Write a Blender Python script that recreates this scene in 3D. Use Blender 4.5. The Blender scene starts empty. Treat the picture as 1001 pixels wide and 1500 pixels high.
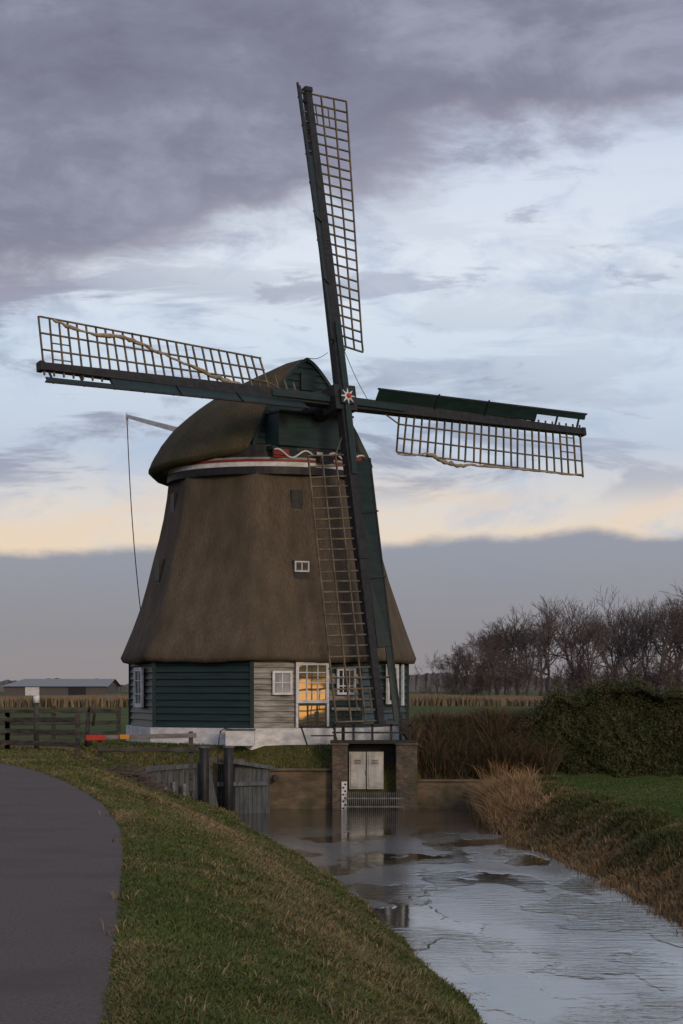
import bpy, math, random
import numpy as np
from mathutils import Vector, Matrix
random.seed(7); rng=np.random.default_rng(7)
S=bpy.context.scene
rad=math.radians
def lin(c):
    return tuple((v/255/12.92 if v/255<=0.04045 else ((v/255+0.055)/1.055)**2.4) for v in c)

# ---------------------------------------------------------------- materials
def newmat(name):
    m=bpy.data.materials.new(name); m.use_nodes=True
    nt=m.node_tree; b=nt.nodes['Principled BSDF']; return m,nt,b
def noisemat(name,c1,c2,scale=(4,4,4),rough=.8,detail=6,bump=.0,bdist=.02,lo=.35,hi=.65,c3=None,s3=.6,spec=.3,metal=0,v3=None,vr=(.74,1.15)):
    m,nt,b=newmat(name); N=nt.nodes; L=nt.links
    tc=N.new('ShaderNodeTexCoord'); mp=N.new('ShaderNodeMapping'); mp.inputs['Scale'].default_value=scale
    L.new(tc.outputs['Object'],mp.inputs['Vector'])
    n=N.new('ShaderNodeTexNoise'); n.inputs['Scale'].default_value=1; n.inputs['Detail'].default_value=detail; n.inputs['Roughness'].default_value=.65
    L.new(mp.outputs[0],n.inputs['Vector'])
    r=N.new('ShaderNodeValToRGB'); r.color_ramp.elements[0].position=lo; r.color_ramp.elements[1].position=hi
    r.color_ramp.elements[0].color=(*c1,1); r.color_ramp.elements[1].color=(*c2,1)
    L.new(n.outputs['Fac'],r.inputs[0]); out=r.outputs[0]
    if c3:
        n2=N.new('ShaderNodeTexNoise'); n2.inputs['Scale'].default_value=s3; n2.inputs['Detail'].default_value=5
        L.new(tc.outputs['Object'],n2.inputs['Vector'])
        mr=N.new('ShaderNodeMapRange'); mr.inputs[1].default_value=.48; mr.inputs[2].default_value=.72
        L.new(n2.outputs['Fac'],mr.inputs[0])
        mx=N.new('ShaderNodeMix'); mx.data_type='RGBA'; L.new(mr.outputs[0],mx.inputs[0]); L.new(out,mx.inputs[6]); mx.inputs[7].default_value=(*c3,1)
        out=mx.outputs[2]
    if v3:  # long weathering streaks
        mp3=N.new('ShaderNodeMapping'); mp3.inputs['Scale'].default_value=v3; L.new(tc.outputs['Object'],mp3.inputs[0])
        n4=N.new('ShaderNodeTexNoise'); n4.inputs['Scale'].default_value=1; n4.inputs['Detail'].default_value=5; L.new(mp3.outputs[0],n4.inputs['Vector'])
        r4=N.new('ShaderNodeMapRange'); r4.inputs[1].default_value=.35; r4.inputs[2].default_value=.65; r4.inputs[3].default_value=vr[0]; r4.inputs[4].default_value=vr[1]; L.new(n4.outputs['Fac'],r4.inputs[0])
        vm=N.new('ShaderNodeVectorMath'); vm.operation='SCALE'; L.new(out,vm.inputs[0]); L.new(r4.outputs[0],vm.inputs['Scale']); out=vm.outputs[0]
    L.new(out,b.inputs['Base Color']); b.inputs['Roughness'].default_value=rough
    b.inputs['Specular IOR Level'].default_value=spec; b.inputs['Metallic'].default_value=metal
    if bump:
        bp=N.new('ShaderNodeBump'); bp.inputs['Strength'].default_value=bump; bp.inputs['Distance'].default_value=bdist
        L.new(n.outputs['Fac'],bp.inputs['Height']); L.new(bp.outputs[0],b.inputs['Normal'])
    return m
def attrmat(name,rough=.8,spec=.2,trans=0):
    m,nt,b=newmat(name); a=nt.nodes.new('ShaderNodeAttribute'); a.attribute_name='Col'
    nt.links.new(a.outputs['Color'],b.inputs['Base Color']); b.inputs['Roughness'].default_value=rough
    b.inputs['Specular IOR Level'].default_value=spec
    return m
M={}
M['thatch']=noisemat('thatch',(.086,.067,.049),(.160,.124,.090),scale=(26,26,3.0),rough=.9,bump=.7,bdist=.035,c3=(.088,.074,.052),s3=.5,spec=.15,lo=.3,hi=.7,v3=(2.6,2.6,.6),vr=(.84,1.12))
M['thatch_cap']=noisemat('cap_thatch',(.052,.045,.030),(.116,.094,.062),scale=(22,22,7),rough=.9,bump=.7,bdist=.035,c3=(.060,.061,.033),s3=.8,spec=.12,lo=.3,hi=.7,v3=(1.6,1.6,1.0),vr=(.82,1.12))
M['green']=noisemat('dark_green_paint',(.010,.024,.025),(.018,.038,.038),scale=(2,2,9),rough=.45,bump=.15)
M['green2']=noisemat('green_board_paint',(.011,.027,.028),(.020,.043,.043),scale=(1,1,12),rough=.4,bump=.2)
M['black']=noisemat('tarred_wood',(.012,.012,.014),(.030,.030,.034),scale=(6,6,6),rough=.5,bump=.2)
M['lattice']=noisemat('lattice_wood',(.07,.060,.046),(.20,.16,.11),scale=(3,3,3),rough=.8)
M['white']=noisemat('white_paint',(.50,.50,.52),(.78,.78,.80),scale=(3,3,6),rough=.6,bump=.1)
M['cream']=noisemat('pale_paint_and_sunset_sheen',(.10,.098,.09),(.44,.42,.38),scale=(1.5,1.5,9),rough=.55,lo=.3,hi=.7)  # on the door face, sunset sheen of green gloss paint put into the colour
M['red']=noisemat('red_paint',(.17,.02,.015),(.27,.04,.03),scale=(3,3,3),rough=.5)
M['redtape']=noisemat('red_tape',(.36,.03,.02),(.48,.05,.035),scale=(3,3,3),rough=.5)
M['brick']=noisemat('old_brick',(.065,.052,.043),(.17,.13,.10),scale=(7,7,14),rough=.9,bump=.6,c3=(.05,.055,.035),s3=1.2)
M['conc']=noisemat('stained_concrete',(.09,.068,.045),(.19,.145,.10),scale=(2,2,5),rough=.9,bump=.4,c3=(.06,.058,.032),s3=1.5)
M['greywood']=noisemat('grey_painted_piles',(.055,.065,.075),(.13,.145,.16),scale=(9,9,1.5),rough=.7,bump=.3)
M['fence']=noisemat('weathered_fence_wood',(.03,.027,.024),(.10,.09,.08),scale=(3,3,12),rough=.9,bump=.3)
M['fence2']=noisemat('pale_fence_wood',(.12,.115,.11),(.24,.23,.21),scale=(3,3,12),rough=.9,bump=.3)
M['cloth']=noisemat('sail_cloth',(.20,.16,.11),(.42,.34,.25),scale=(5,5,5),rough=.9,bump=.4)
M['rope']=noisemat('rope',(.03,.03,.03),(.07,.06,.05),rough=.9)
M['metaldoor']=noisemat('grey_white_doors',(.36,.36,.36),(.55,.55,.53),scale=(2,2,4),rough=.5,v3=(5,5,1))
M['iron']=noisemat('dark_iron',(.02,.02,.022),(.06,.055,.05),scale=(6,6,6),rough=.6)
M['galv']=noisemat('galvanised_bars',(.10,.10,.10),(.20,.19,.18),scale=(6,6,6),rough=.5)
M['orange']=noisemat('orange_reflector',(.6,.25,.03),(.7,.3,.04),rough=.5)
M['asphalt']=noisemat('asphalt',(.072,.058,.053),(.150,.124,.114),scale=(42,42,42),rough=.92,bump=.6,bdist=.01,c3=(.086,.071,.065),s3=.9,spec=.15,lo=.3,hi=.7)
M['roof']=noisemat('shed_roof',(.20,.20,.21),(.30,.30,.31),rough=.8)
M['shed']=noisemat('shed_wall',(.09,.08,.085),(.13,.12,.12),rough=.9)
M['twig']=noisemat('bare_twigs',(.095,.075,.072),(.15,.12,.118),rough=.95)  # lighter purple-grey: distance haze of the far trees is in the base colour
M['farhedge']=noisemat('distant_tree_line',(.12,.12,.135),(.17,.165,.185),scale=(.3,.3,.6),rough=1)  # aerial haze mixed into this tone, no volume used
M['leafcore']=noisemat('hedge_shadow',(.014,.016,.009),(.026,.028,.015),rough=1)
M['blade']=attrmat('grass_blades'); M['leaf']=attrmat('ivy_leaves',rough=.65,spec=.2)
# glass
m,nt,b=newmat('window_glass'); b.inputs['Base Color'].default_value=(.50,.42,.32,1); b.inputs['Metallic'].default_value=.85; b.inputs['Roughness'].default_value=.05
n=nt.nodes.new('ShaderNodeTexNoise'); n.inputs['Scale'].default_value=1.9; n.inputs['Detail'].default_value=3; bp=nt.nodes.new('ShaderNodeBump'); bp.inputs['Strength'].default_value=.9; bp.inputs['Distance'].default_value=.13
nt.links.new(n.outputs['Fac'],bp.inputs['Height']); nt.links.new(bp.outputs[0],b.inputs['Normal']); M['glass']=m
m,nt,b=newmat('dark_glass'); b.inputs['Base Color'].default_value=(.03,.035,.04,1); b.inputs['Roughness'].default_value=.1; b.inputs['Specular IOR Level'].default_value=.5; M['dglass']=m
M['curtain']=noisemat('net_curtain',(.22,.22,.24),(.48,.48,.50),scale=(8,8,2),rough=.6)

# ---------------------------------------------------------------- mesh builder
class MB:
    def __init__(s): s.v=[]; s.f=[]; s.mi=[]; s.mats=[]; s.sm=[]
    def mid(s,m):
        if m not in s.mats: s.mats.append(m)
        return s.mats.index(m)
    def face(s,idx,m,sm=False): s.f.append(tuple(idx)); s.mi.append(s.mid(m)); s.sm.append(sm)
    def poly(s,pts,m):
        b=len(s.v); s.v+= [tuple(p) for p in pts]; s.face(range(b,b+len(pts)),m)
    def hexa(s,c,m):
        b=len(s.v); s.v+=[tuple(p) for p in c]
        for q in ((0,3,2,1),(4,5,6,7),(0,1,5,4),(1,2,6,5),(2,3,7,6),(3,0,4,7)): s.face([b+i for i in q],m)
    def box(s,c,size,m,ax=None):
        c=Vector(c); 
        X,Y,Z=ax if ax else (Vector((1,0,0)),Vector((0,1,0)),Vector((0,0,1)))
        a,b_,d=[k/2 for k in size]; P=[]
        for sz in (-1,1):
            for sx,sy in ((-1,-1),(1,-1),(1,1),(-1,1)): P.append(c+X*a*sx+Y*b_*sy+Z*d*sz)
        s.hexa(P,m)
    def beam(s,p0,p1,w,h,m,up=(0,0,1),w1=None,h1=None):
        p0=Vector(p0);p1=Vector(p1); d=(p1-p0).normalized(); u=Vector(up)
        if abs(d.dot(u))>.98: u=Vector((0,1,0)) if abs(d.y)<.9 else Vector((1,0,0))
        sd=d.cross(u).normalized(); u=sd.cross(d).normalized()
        w1=w if w1 is None else w1; h1=h if h1 is None else h1
        P=[p0+sd*a*w/2+u*b*h/2 for a,b in ((-1,-1),(1,-1),(1,1),(-1,1))]+[p1+sd*a*w1/2+u*b*h1/2 for a,b in ((-1,-1),(1,-1),(1,1),(-1,1))]
        s.hexa(P,m)
    def tube(s,pts,r,m,n=6,r1=None,cap=True):
        pts=[Vector(p) for p in pts]; rings=[]; K=len(pts)
        for i,p in enumerate(pts):
            d=(pts[min(i+1,K-1)]-pts[max(i-1,0)]).normalized()
            u=Vector((0,0,1)) if abs(d.z)<.9 else Vector((1,0,0))
            a=d.cross(u).normalized(); c=a.cross(d)
            rr=r if r1 is None else r+(r1-r)*i/(K-1)
            if isinstance(r,(list,tuple)): rr=r[i]
            b=len(s.v); s.v+=[tuple(p+a*rr*math.cos(6.2832*k/n)+c*rr*math.sin(6.2832*k/n)) for k in range(n)]; rings.append(b)
        for i in range(K-1):
            for k in range(n): s.face((rings[i]+k,rings[i]+(k+1)%n,rings[i+1]+(k+1)%n,rings[i+1]+k),m,True)
        if cap: s.face([rings[0]+k for k in range(n)][::-1],m); s.face([rings[-1]+k for k in range(n)],m)
    def obj(s,name,parent=None,bevel=0):
        me=bpy.data.meshes.new(name); me.from_pydata(s.v,[],s.f); me.update()
        for k in s.mats: me.materials.append(M[k])
        me.polygons.foreach_set('material_index',s.mi); me.polygons.foreach_set('use_smooth',s.sm)
        o=bpy.data.objects.new(name,me); S.collection.objects.link(o)
        if parent: o.parent=parent
        if bevel:
            bv=o.modifiers.new('b','BEVEL'); bv.width=bevel; bv.segments=1; bv.limit_method='ANGLE'
        return o
def empty(name):
    o=bpy.data.objects.new(name,None); S.collection.objects.link(o); return o
def npmesh(name,V,F,mat,col=None,parent=None):
    me=bpy.data.meshes.new(name); nv=len(V); nf=len(F); k=F.shape[1]
    me.vertices.add(nv); me.vertices.foreach_set('co',V.astype(np.float32).ravel())
    me.loops.add(nf*k); me.loops.foreach_set('vertex_index',F.astype(np.int32).ravel())
    me.polygons.add(nf); me.polygons.foreach_set('loop_start',np.arange(0,nf*k,k,dtype=np.int32)); me.polygons.foreach_set('loop_total',np.full(nf,k,dtype=np.int32))
    me.update(calc_edges=True)
    if col is not None:
        a=me.color_attributes.new('Col','FLOAT_COLOR','POINT'); c=np.ones((nv,4),np.float32); c[:,:3]=col; a.data.foreach_set('color',c.ravel())
    me.materials.append(mat); o=bpy.data.objects.new(name,me); S.collection.objects.link(o)
    if parent: o.parent=parent
    return o

# ---------------------------------------------------------------- terrain functions
def sm(t): t=np.clip(t,0,1); return t*t*(3-2*t)
def smooth_interp(Y,a,b):
    Y=np.asarray(Y,float); return sum(np.interp(Y+o,a,b) for o in (-3,-2,-1,0,1,2,3))/7
def Xr(Y): return smooth_interp(Y,[-5,9.67,19.7,24.8,31.3,39,43.7,52,70],[-.1,-1.16,-2.2,-2.84,-4.14,-6.1,-7.8,-12,-24])
def Xb(Y): return smooth_interp(Y,[0,10,15,20.5,26,35,41,48,54,90],[3.4,2.6,2.05,1.46,.80,-.1,-1.1,-2.4,-3.2,-3.3])
def Xc(Y): return smooth_interp(Y,[0,20,30,39,48,56,90],[6,5.5,5.30,4.75,3.95,4.4,4.7])
def wob(x,y,s=1): return (np.sin(x*1.7*s+np.cos(y*.9*s)*1.3)+np.sin(y*1.3*s+x*.6*s+1.7)+.6*np.sin(x*3.9*s-y*2.7*s))/2.6
WZ=-1.84
def terr(x,y):
    x=np.asarray(x,float); y=np.asarray(y,float)
    xb=Xb(y)+.12*wob(y*2.3,y*0+1.)+.05*wob(y*7.3,y*0+4.); xr=np.maximum(Xr(y),xb-4.6); xc=Xc(y)+.22*wob(y*1.9,y*0+5)+.08*wob(y*5.9,y*0+2)
    ex=np.interp(y,[25,42],[1.5,.9])
    t=np.clip((x-xr)/(xb-xr),0,1.5); zl=WZ*t**ex; zl=np.maximum(zl,-2.9)
    zl=zl+.05*wob(x*2,y*2)*np.clip(t*4,0,1)
    d=x-xc; zr=np.where(d>0,WZ+.92*sm(d/2.0+.12)-.04,WZ+d*.7); zr=np.maximum(zr,-2.9)+.06*wob(x*1.5,y*1.5)*(d>0)*np.clip(2.4-d,0.2,1)
    z=np.maximum(zl,zr)
    land=-.75+.75*sm((y-56.3)/.8)
    landr=-1.05+1.15*sm((y-56.6)/2.6)
    l=np.where(x>2.2,landr,land); l=np.where(x<-3.3,np.maximum(z,land),l)
    f=sm((y-56.2)/.2); z=z*(1-f)+l*f
    return z
def grid_axis(parts):
    out=[]
    for a,b,s in parts: out+=list(np.arange(a,b,s))
    return np.array(out+[parts[-1][1]])
gx=grid_axis([(-3000,-500,250),(-500,-60,30),(-60,-12,3),(-12,14,.2),(14,60,2.5),(60,500,30),(500,3000,250)])
gy=grid_axis([(-200,-10,30),(-10,4,1),(4,62,.22),(62,120,3),(120,500,30),(500,6000,300)])
GX,GY=np.meshgrid(gx,gy); GZ=terr(GX,GY)
V=np.stack([GX.ravel(),GY.ravel(),GZ.ravel()],1); nx=len(gx); ny=len(gy)
i=np.arange(nx-1)[None,:]+nx*np.arange(ny-1)[:,None]; F=np.stack([i,i+1,i+1+nx,i+nx],-1).reshape(-1,4)
m,nt,b=newmat('grassy_ground'); N=nt.nodes; L=nt.links
tc=N.new('ShaderNodeTexCoord')
def nz(scale,detail=6):
    n=N.new('ShaderNodeTexNoise'); n.inputs['Scale'].default_value=scale; n.inputs['Detail'].default_value=detail; L.new(tc.outputs['Object'],n.inputs['Vector']); return n
n1=nz(.8); n2=nz(14); 
r1=N.new('ShaderNodeValToRGB'); r1.color_ramp.elements[0].position=.38; r1.color_ramp.elements[1].position=.66
r1.color_ramp.elements[0].color=(.058,.072,.022,1); r1.color_ramp.elements[1].color=(.14,.115,.055,1); L.new(n1.outputs['Fac'],r1.inputs[0])
mx=N.new('ShaderNodeMix'); mx.data_type='RGBA'; mx.blend_type='MULTIPLY'; mx.inputs[0].default_value=.8
r2=N.new('ShaderNodeValToRGB'); r2.color_ramp.elements[0].position=.3; r2.color_ramp.elements[1].position=.7; r2.color_ramp.elements[0].color=(.45,.45,.4,1); r2.color_ramp.elements[1].color=(1.2,1.2,1.1,1)
L.new(n2.outputs['Fac'],r2.inputs[0]); L.new(r1.outputs[0],mx.inputs[6]); L.new(r2.outputs[0],mx.inputs[7])
sp=N.new('ShaderNodeSeparateXYZ'); L.new(tc.outputs['Object'],sp.inputs[0])
mr=N.new('ShaderNodeMapRange'); mr.inputs[1].default_value=62; mr.inputs[2].default_value=75; L.new(sp.outputs['Y'],mr.inputs[0])
mrx=N.new('ShaderNodeMapRange'); mrx.inputs[1].default_value=5.6; mrx.inputs[2].default_value=6.8; L.new(sp.outputs['X'],mrx.inputs[0])
mxm=N.new('ShaderNodeMath'); mxm.operation='MAXIMUM'; L.new(mr.outputs[0],mxm.inputs[0]); L.new(mrx.outputs[0],mxm.inputs[1])
mx2=N.new('ShaderNodeMix'); mx2.data_type='RGBA'; L.new(mxm.outputs[0],mx2.inputs[0]); L.new(mx.outputs[2],mx2.inputs[6])
n3=nz(.12,4); r3=N.new('ShaderNodeValToRGB'); r3.color_ramp.elements[0].color=(.048,.075,.022,1); r3.color_ramp.elements[1].color=(.085,.105,.035,1); r3.color_ramp.elements[0].position=.35; r3.color_ramp.elements[1].position=.65
L.new(n3.outputs['Fac'],r3.inputs[0]); L.new(r3.outputs[0],mx2.inputs[7])
L.new(mx2.outputs[2],b.inputs['Base Color']); b.inputs['Roughness'].default_value=1; b.inputs['Specular IOR Level'].default_value=.1
bp=N.new('ShaderNodeBump'); bp.inputs['Strength'].default_value=.7; bp.inputs['Distance'].default_value=.05; L.new(n2.outputs['Fac'],bp.inputs['Height']); L.new(bp.outputs[0],b.inputs['Normal'])
g=npmesh('ground',V,F,m); g.data.polygons.foreach_set('use_smooth',np.ones(len(F),bool))

# road
ys=np.arange(-8,66,.2); xr=Xr(ys); dx=np.gradient(xr,ys); nrm=np.stack([-1/np.sqrt(1+dx**2)*1, dx/np.sqrt(1+dx**2)],1)
prof=[0,.08,2.1,4.1,4.2]; pz=[.004,.018,.04,.018,.004]
V=[];
for k,(o,zz) in enumerate(zip(prof,pz)):
    edge=(.03*wob(ys*3,ys*0)+.02*wob(ys*11,ys*0+3)+rng.normal(0,.008,len(ys))) if k in(0,1) else 0
    V.append(np.stack([xr+nrm[:,0]*o+edge,ys+nrm[:,1]*o,np.full_like(ys,zz)],1))
V=np.stack(V,1); K=len(prof); n=len(ys); V=V.reshape(-1,3)
i=np.arange(K-1)[None,:]+K*np.arange(n-1)[:,None]; F=np.stack([i,i+K,i+K+1,i+1],-1).reshape(-1,4)
npmesh('asphalt_road',V,F,M['asphalt'])

# water (partly skinned with thin ice)
m,nt,b=newmat('canal_water'); N=nt.nodes; L=nt.links
b.inputs['IOR'].default_value=1.55; b.inputs['Specular IOR Level'].default_value=.9
tc=N.new('ShaderNodeTexCoord')
def wn(sc,det,off=0,rot=.25):
    mp=N.new('ShaderNodeMapping'); mp.inputs['Scale'].default_value=sc; mp.inputs['Location'].default_value=(off,off,0); mp.inputs['Rotation'].default_value=(0,0,rot)
    L.new(tc.outputs['Object'],mp.inputs[0]); n=N.new('ShaderNodeTexNoise'); n.inputs['Scale'].default_value=1; n.inputs['Detail'].default_value=det; L.new(mp.outputs[0],n.inputs['Vector']); return n
def mrng(v,a,b_,c=0,d=1):
    q=N.new('ShaderNodeMapRange'); L.new(v,q.inputs[0]); q.inputs[1].default_value=a; q.inputs[2].default_value=b_; q.inputs[3].default_value=c; q.inputs[4].default_value=d; return q.outputs[0]
a=wn((2.0,6.0,1),5); c=wn((.75,.30,1),7,7); rip=wn((.45,.22,1),3,21)
spw=N.new('ShaderNodeSeparateXYZ'); L.new(tc.outputs['Object'],spw.inputs[0])
ic=N.new('ShaderNodeMath'); ic.operation='MULTIPLY'; L.new(mrng(c.outputs['Fac'],.485,.515),ic.inputs[0]); L.new(mrng(spw.outputs['Y'],44,50,1,0),ic.inputs[1]); ice=ic.outputs[0]
fine=wn((9,22,1),4,3)
mu=N.new('ShaderNodeMath'); mu.operation='MULTIPLY_ADD'; L.new(fine.outputs['Fac'],mu.inputs[0]); mu.inputs[1].default_value=.25; L.new(a.outputs['Fac'],mu.inputs[2])
bp=N.new('ShaderNodeBump'); bp.inputs['Distance'].default_value=.025; L.new(mu.outputs[0],bp.inputs['Height']); L.new(mrng(rip.outputs['Fac'],.42,.58,.10,.65),bp.inputs['Strength']); 
bp2=N.new('ShaderNodeBump'); bp2.inputs['Distance'].default_value=.02; bp2.inputs['Strength'].default_value=.35; L.new(ice,bp2.inputs['Height']); L.new(bp.outputs[0],bp2.inputs['Normal']); L.new(bp2.outputs[0],b.inputs['Normal'])
L.new(mrng(ice,0,1,.03,.16),b.inputs['Roughness'])
mx=N.new('ShaderNodeMix'); mx.data_type='RGBA'; L.new(ice,mx.inputs[0]); mx.inputs[6].default_value=(.045,.038,.028,1); mx.inputs[7].default_value=(.16,.165,.17,1); L.new(mx.outputs[2],b.inputs['Base Color'])
w=MB(); w.v=[(-6,-10,WZ),(9,-10,WZ),(9,57.2,WZ),(-6,57.2,WZ)]; w.face((0,1,2,3),'asphalt'); wo=w.obj('canal_water'); wo.data.materials[0]=m

# ---------------------------------------------------------------- WINDMILL
mill=empty('windmill')
C=Vector((-2.36,61.5,0)); TH=rad(33.7)
n2d=Vector((math.sin(TH),-math.cos(TH),0)); t2d=Vector((math.cos(TH),math.sin(TH),0)); UZ=Vector((0,0,1))
def octf(phi,k=.07):
    f0=rad(18.5); a=(phi-f0+math.pi/8)%(math.pi/4)-math.pi/8
    o=math.cos(math.pi/8)/math.cos(a); return (1-k)*o+k*.96
zr=[(2.62,4.35),(2.50,4.60),(2.50,4.74),(2.66,4.80),(3.0,4.66),(3.6,4.42),(4.3,4.17),(5.1,3.92),(5.83,3.72),(6.5,3.55),(7.15,3.42),(7.8,3.31),(8.3,3.24),(8.36,3.05)]
tb=MB(); NS=96; 
for zi,(z,R) in enumerate(zr):
    for k in range(NS):
        ph=2*math.pi*k/NS; r=R*octf(ph)+ (random.uniform(-.005,.005) if zi>2 else 0)+.015*math.sin(ph*9+z*2)
        zz=z+ (.03*math.sin(ph*7)+random.uniform(-.02,.02) if 0<zi<4 else 0)
        tb.v.append((C.x+r*math.cos(ph),C.y+r*math.sin(ph),zz))
for zi in range(len(zr)-1):
    for k in range(NS):
        a=zi*NS+k; b2=zi*NS+(k+1)%NS; tb.face((a,b2,b2+NS,a+NS),'thatch',True)
tb.face([(len(zr)-1)*NS+k for k in range(NS)],'thatch')
tb.obj('thatched_tower',mill)
bd=MB()
def ring(mb,prof,m,n=72,c=C):
    b=len(mb.v); K=len(prof)
    for k in range(n):
        ph=2*math.pi*k/n
        for r,z in prof: mb.v.append((c.x+r*math.cos(ph),c.y+r*math.sin(ph),z))
    for k in range(n):
        for j in range(K):
            j2=(j+1)%K; a=b+k*K; d=b+((k+1)%n)*K
            mb.face((a+j,d+j,d+j2,a+j2),m,False)
ring(bd,[(2.8,8.24),(3.24,8.24),(3.24,8.47),(2.8,8.47)],'black')
ring(bd,[(2.8,8.475),(3.20,8.475),(3.20,8.62),(2.8,8.62)],'white')
ring(bd,[(2.8,8.623),(3.23,8.623),(3.23,8.69),(2.8,8.69)],'red')
ring(bd,[(2.8,8.693),(3.21,8.693),(3.21,8.75),(2.8,8.75)],'cream')
ring(bd,[(2.6,8.753),(3.05,8.753),(3.05,9.15),(2.6,9.15)],'black')
bd.obj('curb_bands',mill)
bw=MB()
def octpts(R,z): return [(C.x+R*math.cos(rad(176+45*k)),C.y+R*math.sin(rad(176+45*k)),z) for k in range(8)]
def octprism(mb,R,z0,z1,m):
    b=len(mb.v); mb.v+=octpts(R,z0)+octpts(R,z1)
    for k in range(8): mb.face((b+k,b+(k+1)%8,b+8+(k+1)%8,b+8+k),m)
    mb.face([b+8+k for k in range(8)],m)
octprism(bw,4.62,-.3,.50,'white'); octprism(bw,4.40,.501,2.7,'black')
bw.obj('plinth',mill)
pl=MB()
def frame(phi_deg,R=4.5):
    p=rad(phi_deg); Nn=Vector((math.cos(p),math.sin(p),0)); T=Vector((-math.sin(p),math.cos(p),0)); return C+Nn*R*math.cos(rad(22.5)),Nn,T
for k in range(8):
    fd=198.5+45*k; O,Nn,T=frame(fd,4.44); hw=4.47*math.sin(rad(22.5))
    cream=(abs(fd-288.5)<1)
    z=.51
    while z<2.58:
        h=.165 if cream else .21
        P=[]
        o0=.075;o1=.02
        cuts=[(-hw,hw,'green2')]
        if cream: cuts=[(-hw,.7,'cream'),(.702,hw,'cream' if random.random()<.55 else 'green2')]  # pale boards here are a painted sunset reflection over green gloss boards
        for a0,a1,m in cuts:
            P=[]
            for zz,oo in ((z,o0),(z+h-.012,o1)):
                P+= [O+T*a0+Nn*0+UZ*zz, O+T*a1+UZ*zz, O+T*a1+Nn*oo+UZ*zz, O+T*a0+Nn*oo+UZ*zz]
            pl.hexa(P,m)
        z+=h
    vc=C+Vector((math.cos(rad(fd-22.5)),math.sin(rad(fd-22.5)),0))*4.47
    pl.box(vc+UZ*1.55,(.12,.12,2.08),'green' )
pl.obj('weatherboards',mill)
def window(mb,O,Nn,T,tc_,z0,z1,wd,cols,rows,glass='dglass',fr='white',off=.09,ft=.07):
    c=O+T*tc_; ax=(T,Nn,UZ); zc=(z0+z1)/2; h=z1-z0
    mb.box(c+Nn*(off-.02)+UZ*zc,(wd-.02,.02,h-.02),glass,ax)
    mb.box(c+Nn*off+UZ*(z0+ft/2)+T*(-0),(wd,.08,ft),fr,ax); mb.box(c+Nn*off+UZ*(z1-ft/2),(wd,.08,ft),fr,ax)
    mb.box(c+Nn*off+UZ*zc-T*(wd/2-ft/2),(ft,.076,h-2*ft),fr,ax); mb.box(c+Nn*off+UZ*zc+T*(wd/2-ft/2),(ft,.076,h-2*ft),fr,ax)
    for k in range(1,cols): mb.box(c+Nn*(off+.0)+UZ*zc+T*(-wd/2+wd*k/cols),(.03,.04,h-2*ft),fr,ax)
    for k in range(1,rows): mb.box(c+Nn*(off-.001)+UZ*(z0+h*k/rows),(wd-2*ft,.036,.03),fr,ax)
wi=MB()
O,Nn,T=frame(288.5,4.5)
window(wi,O,Nn,T,-.80,1.50,2.22,.62,2,2,'curtain')
window(wi,O,Nn,T,.14,1.25,2.48,1.04,3,4,'glass',ft=.09)
wi.box(O+T*.14+Nn*.07+UZ*.88,(1.0,.05,.72),'green',(T,Nn,UZ))
for q in (-.3,0,.3): wi.box(O+T*(.14+q)+Nn*.097+UZ*.88,(.24,.012,.58),'glass',(T,Nn,UZ))
for q in (-.485,.485): wi.box(O+T*(.14+q)+Nn*.09+UZ*.875,(.07,.078,.73),'white',(T,Nn,UZ))
wi.box(O+T*1.2+Nn*.12+UZ*1.08,(.9,.05,.07),'cream',(T,Nn,UZ))
window(wi,O,Nn,T,1.22,1.5,2.3,.6,3,3,'dglass')
O,Nn,T=frame(198.5,4.5); window(wi,O,Nn,T,.0,1.1,2.35,1.1,2,3,'dglass',ft=.12)
O,Nn,T=frame(333.5,4.5); window(wi,O,Nn,T,.35,1.2,2.45,.8,2,3,'dglass',ft=.12)
wi.box(O+T*1.1+Nn*.1+UZ*1.8,(.1,.06,1.3),'white',(T,Nn,UZ))
def Rat(z): return np.interp(z,[a for a,_ in zr[3:-1]],[b_ for _,b_ in zr[3:-1]])
for fd,zc,h,wd,kind in ((288.5,5.25,.62,.46,'w'),(288.5,7.35,.80,.34,'d'),(198.5,5.3,.9,.6,'d'),(198.5,7.4,.9,.45,'d')):
    p=rad(fd); Nn=Vector((math.cos(p),math.sin(p),0)); T=Vector((-math.sin(p),math.cos(p),0)); O=C+Nn*(Rat(zc-h/2)*math.cos(rad(22.5))-.06)
    ax=(T,Nn,UZ)
    wi.box(O+UZ*zc-Nn*.25,(wd+.06,.5,h+.04),'black',ax)
    if kind=='w':
        window(wi,O,Nn,T,0,zc-.02,zc+h/2,wd,2,1,'dglass',off=.03,ft=.045)
        wi.box(O+UZ*(zc-h/4)+Nn*.02,(wd,.03,h/2-.05),'black',ax)
    else:
        wi.box(O+UZ*zc+Nn*.01,(wd,.03,h),'black',ax)
        wi.box(O+UZ*(zc-h*.25)+Nn*.03,(wd*.7,.03,.04),'lattice',ax)
wi.obj('windows_and_door',mill)
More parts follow.
